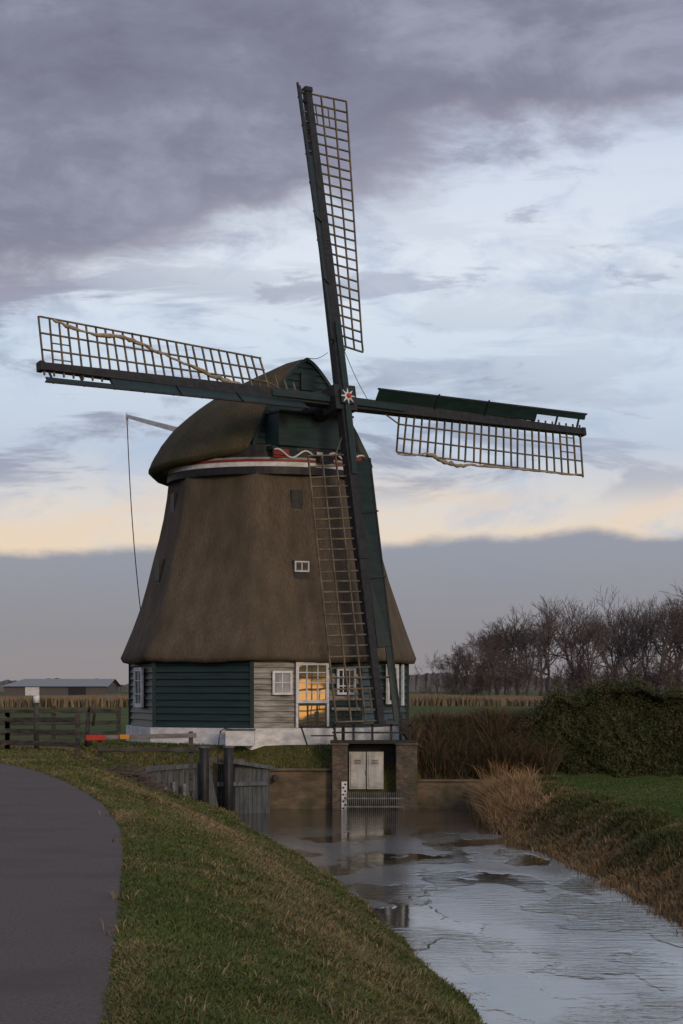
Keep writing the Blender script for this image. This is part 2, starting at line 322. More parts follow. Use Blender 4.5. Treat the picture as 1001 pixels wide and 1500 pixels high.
# cap
cp=MB()
secs=[(2.25,1.95,11.95,9.05),(2.0,2.45,12.0,8.95),(1.5,2.95,11.97,8.82),(.8,3.35,11.85,8.72),(0,3.52,11.7,8.66),(-.8,3.54,11.5,8.62),(-1.6,3.38,11.25,8.58),(-2.3,3.03,10.95,8.55),(-2.9,2.55,10.55,8.50),(-3.3,2.0,10.1,8.46),(-3.6,1.4,9.55,8.42),(-3.75,.8,9.0,8.4)]
NP=34
for si,(s_,w_,h_,zb) in enumerate(secs):
    row=[]; k=si/(len(secs)-1); p_=1.35+.55*k; q_=1.25+.45*k
    row.append(((w_-.45),zb+.10)); row.append((w_-.10,zb-.08))
    for j in range(NP+1):
        ph=math.pi*j/NP; c_=math.cos(ph); v=(1-abs(c_)**p_)**(1/q_)
        fl=.10*max(0,1-v*5)  # flared eave
        row.append(((w_+fl)*c_,zb+.06+(h_-zb-.06)*v))
    row.append((-(w_-.10),zb-.08)); row.append((-(w_-.45),zb+.10))
    for u,z in row:
        p=C+n2d*s_+t2d*(u+random.uniform(-.008,.008)); cp.v.append((p.x,p.y,z+random.uniform(-.01,.01)))
K=NP+5
for si in range(len(secs)-1):
    for j in range(K-1): a=si*K+j; cp.face((a,a+1,a+1+K,a+K),'thatch_cap',True)
    cp.face((si*K,(si+1)*K,(si+1)*K+K-1,si*K+K-1),'black')
cp.face([(len(secs)-1)*K+j for j in range(K)],'thatch_cap')
cp.obj('cap_thatch',mill)
cf=MB()
s_,w_,h_,zb=secs[0]; 
def halfw(z):
    v=(z-zb-.06)/(h_-zb-.06); v=min(max(v,0),1); return w_*(max(0,1-v**1.25))**(1/1.35)
z=9.0
while z<h_-.05:
    z1=min(z+.2,h_-.02); a=max(halfw(z)-.05,.03); b_=max(halfw(z1)-.05,.02); O=C+n2d*(s_)
    P=[O-t2d*a+UZ*z-n2d*.05,O+t2d*a+UZ*z-n2d*.05,O+t2d*a+UZ*z+n2d*.06,O-t2d*a+UZ*z+n2d*.06,O-t2d*b_+UZ*z1-n2d*.05,O+t2d*b_+UZ*z1-n2d*.05,O+t2d*b_+UZ*z1+n2d*.02,O-t2d*b_+UZ*z1+n2d*.02]
    cf.hexa(P,'green2'); z+=.206
prev=None
for j in range(0,25):
    v=j/24; z=zb+.06+(h_-zb-.06)*v; u=halfw(z)
    if prev:
        for sg in (-1,1):
            cf.beam(C+n2d*(s_+.06)+t2d*sg*prev[0]+UZ*prev[1],C+n2d*(s_+.06)+t2d*sg*u+UZ*z,.10,.08,'green',up=n2d)
    prev=(u,z)
ax=(t2d,n2d,UZ)
cf.box(C+n2d*(s_+.10)+UZ*11.25-t2d*.0,(.5,.05,.55),'green',ax)
cf.box(C+n2d*(s_+.45)+UZ*9.60-t2d*.25,(2.5,.75,1.0),'green2',ax)
cf.box(C+n2d*(s_+.50)+UZ*10.13-t2d*.2,(2.7,.95,.06),'black',ax)
cf.box(C+n2d*(s_+.35)+UZ*9.03,(3.3,.7,.12),'green',ax)
cf.box(C+n2d*(s_+.70)+UZ*8.88,(3.3,.05,.20),'green',ax)
for q in (-1.38,1.30,.25): cf.box(C+n2d*(s_+.75)+t2d*q+UZ*8.90,(.55,.05,.19),'red',ax)
cf.box(C+n2d*(s_+.73)+UZ*8.76,(3.3,.05,.05),'red',ax)
for k in range(2):
    sg=-1 if k==0 else 1
    pts=[C+n2d*(s_+.80)+t2d*(sg*(.25+1.4*q/14))+UZ*(8.86+.12*math.sin(q/14*8.5)) for q in range(15)]
    cf.tube(pts,.03,'white',6)
cf.box(C+n2d*(s_+.79)+UZ*8.88,(.22,.03,.20),'white',ax)
cf.box(C+n2d*(s_+.2)+UZ*8.72-t2d*.0,(.5,2.0,.2),'black',ax)
cf.obj('cap_front',mill)

bk=MB()
p0=C+n2d*-3.0+t2d*-.9+UZ*10.10; p1=C+n2d*-8.0+t2d*-.95+UZ*11.32
bk.beam(p0,p1,.16,.2,'white',w1=.10,h1=.12)
bk.beam(p1+UZ*.12-n2d*0,p1-UZ*.3,.08,.08,'white')
pts=[p1-UZ*.1+Vector((.75*(k/12)**1.0+.12*math.sin(math.pi*k/12)*-1,0,-9.0*k/12)) for k in range(13)]
bk.tube(pts,.018,'rope',5)
bk.obj('brake_pole_and_rope',mill)

# sails
H=Vector((-.06,58.0,10.42)); TAU=rad(10.6); RV=rad(.6); RH=rad(-1.1)
nn=(n2d*math.cos(TAU)+UZ*math.sin(TAU)).normalized(); up=(UZ*math.cos(TAU)-n2d*math.sin(TAU)).normalized(); tt=t2d
sl=MB(); lt=MB(); wb=MB(); cl=MB()
def alpha(r): return rad(np.interp(r,[2,10],[18,3]))
def width(r): return float(np.interp(r,[2,10],[1.30,1.50]))
for k in range(4):
    LS=10.0 if k%2==0 else 9.80
    ang=k*math.pi/2-(RV if k%2==0 else RH)
    er=(up*math.cos(ang)+tt*math.sin(ang)); el=(-up*math.sin(ang)+tt*math.cos(ang))
    off=nn*(.17 if k%2==0 else -.17); O=H+off
    sl.beam(O-er*0.05,O+er*5,.36,.34,'black',up=nn,w1=.31,h1=.29)
    sl.beam(O+er*5.0,O+er*LS,.305,.285,'black',up=nn,w1=.22,h1=.21)
    sl.beam(O+er*.2+nn*.21,O+er*2.4+nn*.16,.20,.10,'green',up=nn)
    sl.box(O+er*(LS-.03),(.27,.27,.16),'black',(el,nn,er))
    def D(r): al=alpha(r); return el*math.cos(al)-nn*math.sin(al)
    def pt(r,w): return O+er*r+D(r)*w
    r_in=1.75 if k in(0,2) else 2.35
    nb=26; rs=[r_in+(LS-.12-r_in)*q/(nb-1) for q in range(nb)]
    for qi,r in enumerate(rs):
        j=random.uniform(-.03,.03); W=width(r)+random.uniform(-.02,.05)
        lt.beam(pt(r,-.24),pt(r+j,W),.052,.042,'lattice',up=er)
    for fr_ in (.34,.67,1.0):
        for qi in range(nb-1):
            lt.beam(pt(rs[qi],width(rs[qi])*fr_)+nn*.03,pt(rs[qi+1],width(rs[qi+1])*fr_)+nn*.03,.04,.05,'lattice',up=nn)
    lt.beam(pt(rs[0]-.0,width(rs[0])*.34)+nn*.03,O+er*(rs[0]-.9),.035,.03,'lattice',up=nn)
    for q in (.5,.17):
        lt.beam(pt(rs[-4],width(9)*q)+nn*.03,pt(rs[-2],width(9)*q)+nn*.03,.03,.03,'lattice',up=nn)
    if k==3:
        for q in range(3): lt.beam(pt(2.0-.3*q,0),pt(2.0-.3*q,.75-.1*q),.045,.04,'lattice',up=er)
    def bpt(r,w): al=alpha(r)+rad(26); return O+er*r-(el*math.cos(al)-nn*math.sin(al))*w
    r0=2.0 if k==2 else (1.75 if k==0 else 1.35)
    segs=[(r0,3.6,.18,.60),(3.62,5.6,.18,.60),(5.62,7.7,.18,.60),(7.72,LS-.05,.42,.60)]
    for a0,a1,w0,w1 in segs:
        th=nn*.02
        P=[bpt(a0,w0)-th,bpt(a1,w0)-th,bpt(a1,w1)-th,bpt(a0,w1)-th,bpt(a0,w0)+th,bpt(a1,w0)+th,bpt(a1,w1)+th,bpt(a0,w1)+th]
        wb.hexa(P,'green')
    for r in np.arange(2.1,LS,.93):
        wb.beam(bpt(r,.05)-nn*.05,bpt(r,.62)-nn*.05,.05,.05,'black',up=er)
    wb.beam(bpt(r0-.05,.61),bpt(LS,.61),.05,.06,'black',up=nn)
    for r in (3.6,5.6):
        wb.beam(bpt(r,.10)+nn*.05,bpt(r,.66)+nn*.05,.04,.04,'black',up=er)
    ctl=None
    if k==3:
        ctl=[(9.3,1.42),(8.8,1.30),(8.0,1.18),(7.2,1.22),(6.7,1.16),(6.0,.92),(5.0,.62),(4.2,.35),(3.6,.18),(3.0,.12)]; rads=[.03,.05,.045,.07,.06,.05,.045,.06,.09,.05]
    elif k==1:
        ctl=[(9.6,1.50),(8.5,1.52),(7.4,1.50),(6.4,1.47),(5.2,1.50),(4.6,1.58),(4.0,1.46),(3.5,1.28),(3.0,1.36),(2.2,1.40)]; rads=[.02,.03,.035,.04,.05,.07,.07,.05,.03,.02]
    if ctl:
        P=[];R_=[]
        for i_ in range(len(ctl)-1):
            for q in range(5):
                f=q/5; f2=f*f*(3-2*f)
                P.append(pt(ctl[i_][0]*(1-f)+ctl[i_+1][0]*f,ctl[i_][1]*(1-f2)+ctl[i_+1][1]*f2+random.uniform(-.03,.03))+nn*.09); R_.append((rads[i_]*(1-f)+rads[i_+1]*f)*random.uniform(.6,1.3))
        cl.tube(P,R_,'cloth',7)
ax=(tt,up,nn)
sl.box(H+nn*0,(.78,.78,.72),'black',ax)
sl.box(H+nn*.40,(.46,.46,.12),'green',ax)
sl.tube([H-nn*.3,H-nn*2.6],.32,'black',12)
b=len(sl.v); 
for q in range(16):
    r=.30 if q%2==0 else .10; an=q*math.pi/8
    sl.v.append(tuple(H+nn*.475+tt*r*math.cos(an)+up*r*math.sin(an)))
sl.v.append(tuple(H+nn*.52)); 
for q in range(16): sl.face((b+q,b+(q+1)%16,b+16),'white')
sl.tube([H+nn*.49,H+nn*.56],.075,'redtape',12)
sl.obj('sail_stocks_and_hub',mill,bevel=.012); lt.obj('sail_lattice',mill); wb.obj('wind_boards',mill); cl.obj('furled_sail_cloth',mill)
rp=MB()
for a_,b_ in ((H+up*1.7+tt*.35,H+tt*1.1+up*.05),(H+up*1.5-tt*.25,C+n2d*2.3+UZ*12.0)):
    rp.tube([a_.lerp(b_,q/8)-UZ*.10*math.sin(math.pi*q/8) for q in range(9)],.010,'rope',4)
rp.obj('sail_ropes',mill)

# ---------------------------------------------------------------- SLUICE
sg=empty('sluice')
a=MB()
a.box((-.05,56.05,-1.1),(.46,.6,2.26),'brick'); a.box((1.90,56.05,-1.1),(.62,.6,2.26),'brick')
a.box((-.05,56.05,.06),(.52,.66,.06),'conc'); a.box((1.90,56.05,.06),(.68,.66,.06),'conc')
a.box((-1.35,56.3,-1.6),(2.14,.3,1.74),'conc'); a.box((-1.35,56.28,-.70),(2.14,.42,.07),'conc')
a.box((3.45,56.35,-1.9),(2.48,.3,1.7),'conc'); a.box((3.45,56.32,-1.02),(2.48,.4,.07),'conc')
a.box((.88,56.62,-1.1),(1.4,.1,2.3),'black')
a.obj('walls',sg,bevel=.02)
a=MB()
for k in range(2):
    cx=.47+.52*k
    a.box((cx,56.22,-.72),(.49,.05,1.1),'metaldoor'); a.box((cx,56.185,-.72),(.39,.03,.98),'metaldoor')
    for q in range(3): a.box((cx,56.165,-.52+q*.05),(.2,.02,.018),'iron')
a.box((.73,56.17,-.78),(.03,.04,.14),'iron')
a.obj('doors',sg)
a=MB()
for k in range(28):
    x=.20+k*.058; a.tube([(x,55.45,-1.86),(x,55.45,-1.48),(x,55.52,-1.36),(x,55.7,-1.33)],.014,'galv',5)
a.beam((.15,55.45,-1.5),(1.82,55.45,-1.5),.04,.04,'galv'); a.beam((.15,55.45,-1.74),(1.82,55.45,-1.74),.04,.04,'galv')
a.obj('trash_rack',sg)
a=MB()
a.box((.92,56.3,.12),(2.5,1.0,.08),'black')
for y in (55.86,):
    for x in (-.2,.35,.9,1.45,2.0): a.box((x,y,.38),(.07,.07,.5),'black')
    a.box((.9,y-.005,.62),(2.35,.06,.07),'black'); a.box((.9,y-.005,.40),(2.35,.05,.05),'black')
for x in (.05,1.75): a.box((x,56.5,.55),(.10,.10,.9),'black')
a.beam((-1.2,56.2,.6),(-1.0,56.2,.0),.05,.05,'black');a.beam((-1.25,56.2,.55),(-.2,56.2,.55),.05,.05,'black');a.beam((-.25,56.2,.6),(-.1,56.2,.0),.05,.05,'black');a.beam((-.9,56.2,.3),(-.2,56.2,.3),.04,.04,'black')
a.obj('deck_and_railing',sg)
a=MB()
a.box((.08,55.70,-1.45),(.16,.03,.85),'white')
for k in range(8): a.box((.08+(.03 if k%2 else -.03),55.68,-1.80+k*.1),(.06,.012,.045),'black')
a.obj('water_gauge',sg)
a=MB(); a.tube([(-1.95,56.2,-.93),(-1.9,55.75,-.93)],.09,'iron',12); a.obj('outlet_pipe',sg)

sp_=empty('sheet_pile_abutment')
a=MB()
a.beam((-5.45,53.0,-.56),(-4.05,53.3,-.46),.2,.12,'greywood')
a.beam((-5.45,53.0,-.56),(-5.05,54.5,-.56),.2,.12,'greywood')
for k in range(9):
    x=-5.4+k*.16; a.box((x,53.04+k*.03,-1.2),(.13,.05 if k%2 else .09,1.3),'greywood')
a.hexa([(-4.1,53.2,-2),(-3.35,53.2,-2),(-3.35,53.3,-2),(-4.1,53.3,-2),(-4.05,53.2,-.35),(-3.7,53.2,-.30),(-3.7,53.3,-.30),(-4.05,53.3,-.35)],'greywood')
a.beam((-3.72,53.6,-.33),(-2.75,53.9,-.36),.18,.10,'greywood'); a.beam((-3.1,53.5,-.36),(-1.95,54.4,-.58),.22,.10,'greywood')
for k in range(13):
    f=k/12; x=-3.55+1.45*f; y=53.65+.65*f; a.box((x,y,-1.3),(.115,.05 if k%2 else .10,1.75-.12*f),'greywood' if k>4 else 'black')
a.beam((-3.5,53.58,-1.0),(-2.1,54.2,-1.0),.1,.12,'greywood')
for x,y in ((-3.82,53.1),(-3.15,53.25)):
    a.tube([(x,y,-2.2),(x,y,.02)],.14,'black',12); a.tube([(x,y,.022),(x,y,.09)],.165,'greywood',12)
a.tube([(-3.45,53.1,-.6),(-3.4,53.1,.3),(-3.36,53.1,.5),(-3.25,53.1,.58),(-3.05,53.1,.55)],.018,'iron',6)
a.obj('piles',sp_,bevel=.01)
a=MB(); 
for x,y,h in ((-4.65,53.0,.2),(-4.85,52.7,.1),(-4.35,52.9,.15)): a.tube([(x,y,-1.6),(x,y,-1.4+h+.3)],.05,'fence2',8)
a.obj('mooring_stakes')

# ---------------------------------------------------------------- FENCES
def fence(name,pts,heights,m,ph,gap=2.2,mat2=None):
    a=MB(); tot=0
    for (x0,y0),(x1,y1) in zip(pts[:-1],pts[1:]):
        d=math.hypot(x1-x0,y1-y0); n=max(1,round(d/gap))
        for k in range(n+1):
            f=k/n; a.box((x0+(x1-x0)*f,y0+(y1-y0)*f,ph/2-.1),(.12,.12,ph+.2),m)
        for h in heights:
            a.beam((x0,y0-.08,h+random.uniform(-.03,.03)),(x1,y1-.08,h+random.uniform(-.03,.03)),.04,.13,m)
    return a.obj(name,bevel=.008)
fence('wooden_fence',[(-16,50.5),(-9.0,51.5),(-6.9,50.0)],[.25,.55,.88],'fence',1.05)
fence('wooden_fence',[(-18,58),(-11,59.5),(-7.0,60.0)],[.3,.62,.95],'fence',1.15)
f3=MB()
for x,z0 in ((-6.25,-.2),(-3.9,-1.0)): f3.box((x,49.5,(z0+.58)/2),(.11,.11,.58-z0),'fence')
f3.beam((-6.4,49.4,.42),(-3.75,49.4,.48),.05,.12,'fence2'); f3.beam((-6.3,49.4,.12),(-3.7,49.4,.1),.05,.12,'fence')
f3.box((-6.35,49.32,.42),(.50,.03,.14),'redtape'); f3.box((-5.6,49.32,.44),(.24,.03,.12),'orange')
f3.obj('barrier_rail',bevel=.008)
f4=MB(); f4.tube([(-8.3,52,0),(-8.3,52,1.3)],.07,'fence',8); f4.tube([(-8.3,52,1.3),(-8.3,52,1.5)],.085,'white',8); f4.obj('marker_post')
f5=MB(); f5.tube([(-7.4,55.5,0),(-7.35,55.5,1.0)],.06,'iron',8); f5.tube([(-7.35,55.5,1.0),(-7.3,55.4,1.15),(-7.15,55.4,1.0),(-7.2,55.4,.6)],.04,'iron',8); f5.tube([(-7.35,55.5,.02),(-7.35,55.5,.35)],.11,'iron',8); f5.obj('water_pump')
b6=MB(); b6.box((-3.0,56.6,.22),(.85,.5,.45),'white'); b6.box((-3.0,56.6,.47),(.9,.56,.04),'greywood'); b6.obj('white_storage_box',bevel=.01)

# ---------------------------------------------------------------- VEGETATION
def blades(name,x,y,z,h,wd,lean,col,mat,parent=None,base=.72):
    n=len(x); a=rng.uniform(0,2*np.pi,n); f=rng.uniform(0,np.pi,n)
    lx=np.cos(a)*lean*h; ly=np.sin(a)*lean*h; wx=np.cos(f)*wd/2; wy=np.sin(f)*wd/2
    b0=np.stack([x-wx,y-wy,z-.02],1); b1=np.stack([x+wx,y+wy,z-.02],1)
    m0=np.stack([x-wx*.8+lx*.35,y-wy*.8+ly*.35,z+h*.6],1); m1=np.stack([x+wx*.8+lx*.35,y+wy*.8+ly*.35,z+h*.6],1)
    t=np.stack([x+lx,y+ly,z+h*(1-.25*lean)],1)
    V=np.stack([b0,b1,m0,m1,t],1).reshape(-1,3); i=np.arange(n)*5
    F=np.concatenate([np.stack([i,i+1,i+3],1),np.stack([i,i+3,i+2],1),np.stack([i+2,i+3,i+4],1)])
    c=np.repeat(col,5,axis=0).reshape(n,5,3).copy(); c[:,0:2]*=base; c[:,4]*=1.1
    return npmesh(name,V,F,mat,c.reshape(-1,3),parent)
def fbm(x,y,s=1):
    v=0
    for k,(a,sx,sy) in enumerate(((1,.7,.5),(.6,1.9,1.3),(.4,4.1,3.3),(.3,9.3,7.1))):
        v=v+a*np.sin(x*sx*s+k*1.3+1.5*np.sin(y*sy*s*.8+k))*np.cos(y*sy*s+k*2.1+1.2*np.sin(x*sx*s*.7))
    return v/1.6
def mixc(c1,c2,t): t=np.clip(t,0,1)[:,None]; return np.array(c1)[None]*(1-t)+np.array(c2)[None]*t
GREEN=(.080,.108,.028); OLIVE=(.125,.122,.05); TAN=(.31,.225,.12); RUST=(.21,.125,.06)
n=520000
u=rng.uniform(0,1,n); y=8.6*(57/8.6)**u; x0=Xr(y); x1=Xb(y); x=x0-.04+(x1-x0+.1)*rng.uniform(0,1,n)
keep=(x/y>-.20)&(x/y<.2); x=x[keep];y=y[keep]; z=terr(x,y)
nzv=fbm(x,y,.9); tt_=(x-Xr(y))/(Xb(y)-Xr(y)); dry=np.clip(.10+.50*nzv+.58*np.exp(-((tt_-.54)/.16)**2)*np.clip(1.4-y/40,0,1)+.5*np.exp(-((tt_-.55)/.26)**2)*np.clip((y-16)/15,0,1)*.7+.3*np.exp(-((tt_-.02)/.03)**2)+rng.normal(0,.2,len(x)),0,1)
col=mixc(GREEN,TAN,dry**1.5); col*=rng.uniform(.7,1.2,len(x))[:,None]*(1+.18*fbm(x*2.3+4,y*1.7,1))[:,None]
h=rng.uniform(.02,.06,len(x))*(1+.8*np.clip(nzv,0,1))*(1+.010*y)
h*=np.clip((x-Xr(y))*3+.55,.4,1)
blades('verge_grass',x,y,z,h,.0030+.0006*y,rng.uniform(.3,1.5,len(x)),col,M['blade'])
nc=1400; cy=9*(56/9)**rng.uniform(0,1,nc); cx=Xr(cy)+(Xb(cy)-Xr(cy))*np.clip(rng.normal(.64,.22,nc),.0,1.0)
cid=np.repeat(np.arange(nc),30); x=cx[cid]+rng.normal(0,.07,len(cid)); y=cy[cid]+rng.normal(0,.11,len(cid)); z=terr(x,y); z=np.maximum(z,WZ-.05)
cj=rng.uniform(.1,.9,nc)[cid]
col=mixc(OLIVE,TAN,cj+rng.normal(0,.2,len(x)))*rng.uniform(.6,1.15,len(x))[:,None]
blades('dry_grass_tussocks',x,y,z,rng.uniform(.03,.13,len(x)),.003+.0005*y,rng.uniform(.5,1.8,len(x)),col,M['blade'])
# right bank
n=130000; y=rng.uniform(24,56.5,n); d=-.2+rng.uniform(0,1,n)*2.2; x=Xc(y)+d; z=np.maximum(terr(x,y),WZ-.05)
nv=fbm(x,y,1.3); tall=.10+.14*np.clip(nv,0,1)
keep=rng.uniform(0,1,n)<np.clip(1.15-d*.25+.5*nv,0.1,1); x,y,z,d,nv,tall=[q[keep] for q in (x,y,z,d,nv,tall)]
col=mixc(TAN,(.075,.105,.030),np.clip(.12+.50*d+.7*nv+rng.normal(0,.2,len(x)),0,1)); col=col*(1.0-.35*rng.uniform(0,1,len(x))[:,None]); rm=rng.uniform(0,1,len(x))<.15; col[rm]=np.array(RUST)
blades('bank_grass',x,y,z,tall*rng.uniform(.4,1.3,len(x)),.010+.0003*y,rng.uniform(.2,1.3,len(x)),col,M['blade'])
nc=850; cy=np.concatenate([rng.uniform(26,56,nc//2),rng.uniform(47,56.3,nc-nc//2)]); cd=np.abs(rng.normal(.1,.42,nc)); cx=Xc(cy)+cd-.15
chh=(.20+.70*np.clip((cy-46)/6,0,1)*np.clip(1.25-cd*.6,0.2,1))*rng.uniform(.5,1.2,nc); ctn=rng.uniform(0,1,nc)
cid=np.repeat(np.arange(nc),55); x=cx[cid]+rng.normal(0,.13,len(cid)); y=cy[cid]+rng.normal(0,.22,len(cid)); z=np.maximum(terr(x,y),WZ-.05)
col=mixc((.36,.25,.135),RUST,ctn[cid]*.8+rng.normal(0,.15,len(cid)))*rng.uniform(.6,1.15,len(cid))[:,None]
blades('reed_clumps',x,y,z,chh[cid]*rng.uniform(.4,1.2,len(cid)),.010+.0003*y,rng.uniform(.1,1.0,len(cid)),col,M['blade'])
# right pasture
n=110000; y=rng.uniform(30,57,n); x=Xc(y)+1.4+rng.uniform(0,7,n)*1.0; keep=x/y<.2; x=x[keep];y=y[keep]; z=terr(x,y)
col=mixc((.052,.092,.025),(.10,.125,.04),.4+.5*fbm(x,y,.5)+rng.normal(0,.2,len(x)))*rng.uniform(.8,1.15,len(x))[:,None]
blades('pasture_grass',x,y,z,rng.uniform(.02,.05,len(x)),.03,rng.uniform(.4,1.2,len(x)),col,M['blade'])
n=70000; x=rng.uniform(-13,2.4,n); y=rng.uniform(44,60,n); z=terr(x,y)
keep=(x<Xr(y)-4.3)|(x>Xr(y))
keep&=~((np.hypot(x-C.x,y-C.y)<4.7)); keep&=~((x>Xb(y))&(y<56.4)); x=x[keep];y=y[keep];z=z[keep]
col=mixc((.07,.095,.028),(.18,.15,.075),.3+.5*fbm(x,y,.8)+rng.normal(0,.2,len(x)))*rng.uniform(.7,1.2,len(x))[:,None]
blades('mill_yard_grass',x,y,z,rng.uniform(.04,.10,len(x)),.03,rng.uniform(.3,1.2,len(x)),col,M['blade'])
n=170000; x=rng.uniform(-60,60,n); y=rng.uniform(170,240,n); h=rng.uniform(.75,.98,n)*(1+.10*np.sin(x*.21)+.06*np.sin(x*.67+1))
col=mixc((.24,.18,.115),(.17,.135,.09),rng.uniform(0,1,n)*.5+.3*np.sin(x*.13+np.sin(y*.08))+.25)
blades('distant_reeds',x,y,np.zeros(n),h,.22,rng.uniform(.05,.5,n),col,M['blade'],base=1)

def lump_h(x): return 2.45+.18*np.sin(x*.9)+.12*np.sin(x*2.3+1)+.08*np.sin(x*5.1)
hd=empty('ivy_hedge')
n=250000; x=rng.uniform(5.0,17,n); top=lump_h(x)*np.clip(.45+(x-5.0)*.38,0,1); v=rng.uniform(0,1,n)
f=rng.uniform(0,1,n); depth=2.6
zz=np.where(f<.7, v*top, top*(1-.05*rng.uniform(0,1,n)))
bul=.45*fbm(x*1.3,zz*1.6,1)+.25*fbm(x*3,zz*3+5,1)
yy=np.where(f<.7,57.2-bul*.6+.5*(zz/top)**3+rng.exponential(.12,n),57.2+rng.uniform(0,1,n)*depth+0)
zb_=-.95+zz*1.0+np.where(f>=.7,.14*fbm(x*2,yy*2,1),0)+rng.exponential(.10,n)*(v>.86)
s_=rng.uniform(.018,.042,n); ax1=rng.normal(0,1,(n,3)); ax1/=np.linalg.norm(ax1,axis=1)[:,None]; ax2=np.cross(ax1,rng.normal(0,1,(n,3))); ax2/=np.linalg.norm(ax2,axis=1)[:,None]
Cc=np.stack([x,yy,zb_],1); V=np.stack([Cc-ax1*s_[:,None],Cc-ax2*s_[:,None]*.6,Cc+ax1*s_[:,None],Cc+ax2*s_[:,None]*.6],1).reshape(-1,3); i=np.arange(n)*4; F=np.stack([i,i+1,i+2,i+3],1)
col=mixc((.030,.041,.016),(.074,.085,.033),.5+.55*bul/.5+rng.normal(0,.2,n)); br=rng.uniform(0,1,n)<.12+.5*np.clip(1.2-(x-5),0,1)+.2*np.clip(fbm(x*.8,zz),0,1); col[br]=(.11,.08,.05)
npmesh('leaves',V,F,M['leaf'],np.repeat(col,4,axis=0),hd)
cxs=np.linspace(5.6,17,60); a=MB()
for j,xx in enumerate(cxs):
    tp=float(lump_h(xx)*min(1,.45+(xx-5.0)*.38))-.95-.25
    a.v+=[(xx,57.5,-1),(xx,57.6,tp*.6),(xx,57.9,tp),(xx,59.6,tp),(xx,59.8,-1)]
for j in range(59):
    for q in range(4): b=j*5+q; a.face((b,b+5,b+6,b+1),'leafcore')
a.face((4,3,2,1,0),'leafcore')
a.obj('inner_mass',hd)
n=30000; x=rng.uniform(2.1,6.2,n); y=rng.uniform(56.7,59.6,n); z=terr(x,y)
top=.75+.35*np.clip((x-2.2)/1.2,0,1)+.15*np.sin(x*3)+.12*np.sin(x*7.3)
col=mixc((.20,.135,.10),(.09,.07,.046),rng.uniform(0,1,n)); gm=rng.uniform(0,1,n)<.30; col[gm]=(.08,.09,.035)
blades('bramble_thicket',x,y,z,top*rng.uniform(.25,1.15,n)*(1.25-.25*(y-56.7)/3),.020,rng.uniform(.2,1.5,n),col,M['blade'],base=.85)

a=MB()
for k in range(420):
    c=Vector((-5.45+random.gauss(0,.38),50.3+random.gauss(0,.25),.02)); c.z=float(terr(c.x,c.y))+abs(random.gauss(.0,.20))*max(0,1-abs(c.x+5.45)/.9)
    an=random.uniform(0,math.pi); l=random.uniform(.12,.42); dv=Vector((math.cos(an),math.sin(an),random.uniform(-.3,.5)))*l
    a.beam(c-dv,c+dv,.013,.013,'twig')
a.obj('brushwood_pile')

# distant bare trees
TV=[];TF=[]
def seg(p,q,r0,r1):
    d=q-p; d=d/math.sqrt(d@d); 
    a_=np.array([d[1],-d[0],0.]) if abs(d[2])<.95 else np.array([1.,0,0]); a_/=math.sqrt(a_@a_); c_=np.array([d[1]*a_[2]-d[2]*a_[1],d[2]*a_[0]-d[0]*a_[2],d[0]*a_[1]-d[1]*a_[0]])
    b=len(TV)
    for k in range(3):
        an=2.094*k; w_=a_*math.cos(an)+c_*math.sin(an); TV.append(p+w_*r0); TV.append(q+w_*r1)
    for k in range(3): k2=(k+1)%3; TF.append((b+2*k,b+2*k2,b+2*k2+1,b+2*k+1))
def branch(p,d,l,r,dep,tw=.018):
    d=d/np.linalg.norm(d); mid=p+d*l*.5+rng.normal(0,.05*l,3); q=p+d*l+rng.normal(0,.05*l,3)
    seg(p,mid,r,r*.85); seg(mid,q,r*.85,r*.7)
    if dep==0: return
    for k in range(3 if dep>1 else 4):
        nd=d+rng.normal(0,.44,3); nd[2]+=.14
        st=q if k==0 else (mid if k==2 and dep<6 else q)
        branch(st,nd,l*rng.uniform(.67,.88),max(r*.60,tw),dep-1)
for k in range(27):
    xx=16+k*1.5+rng.uniform(-.7,.7); yy=250+rng.uniform(-12,14)
    H_=np.interp(xx,[16,19,24,30,33,38,46,60],[10,13,15,15.5,13,18,20,20])*rng.uniform(.85,1.12)
    branch(np.array([xx,yy,-.1]),np.array([rng.normal(0,.05),0,1.]),H_*.225,H_*.018,6,.021)
for k in range(190):
    xx=rng.uniform(12,60); yy=rng.uniform(236,246); branch(np.array([xx,yy,-.1]),np.array([rng.normal(0,.2),0,1.]),rng.uniform(1.,2.2),.05,4,.022)
npmesh('distant_bare_trees',np.array(TV),np.array(TF),M['twig'])
a=MB(); rr_=random.Random(3)
def ridge(x0,x1,y,hf,m,st=1.2):
    n=int((x1-x0)/st); b=len(a.v)
    for k in range(n+1):
        xx=x0+(x1-x0)*k/n; h=hf(xx)*(1+.22*rr_.random()); a.v.append((xx,y,-1)); a.v.append((xx,y+rr_.uniform(-2,2),h))
        a.v.append((xx,y+18,h*.8))
    for k in range(n): q=b+3*k; a.face((q,q+3,q+4,q+1),m); a.face((q+1,q+4,q+5,q+2),m)
ridge(-600,600,900,lambda x:4.6+1.6*math.sin(x*.023)+1.0*math.sin(x*.09)+.6*math.sin(x*.31)+2.5*math.exp(-((x-45)/22)**2),'farhedge')
a.obj('distant_tree_line')
sh=empty('farm_shed'); a=MB()
x0,x1,y0,y1=-60,-42,340,360
a.hexa([(x0,y0,0),(x1,y0,0),(x1,y1,0),(x0,y1,0),(x0,y0,2.0),(x1,y0,2.0),(x1,y1,2.0),(x0,y1,2.0)],'shed'); a.obj('walls',sh)
a=MB(); a.poly([(x0-.6,y0-.6,2.0),(x1+.6,y0-.6,2.0),(x1+.6,(y0+y1)/2,3.4),(x0+2,(y0+y1)/2,3.4)],'roof'); a.poly([(x0-.6,y1,2.0),(x1+.6,y1,2.0),(x1+.6,(y0+y1)/2,3.39),(x0+2,(y0+y1)/2,3.39)],'roof')
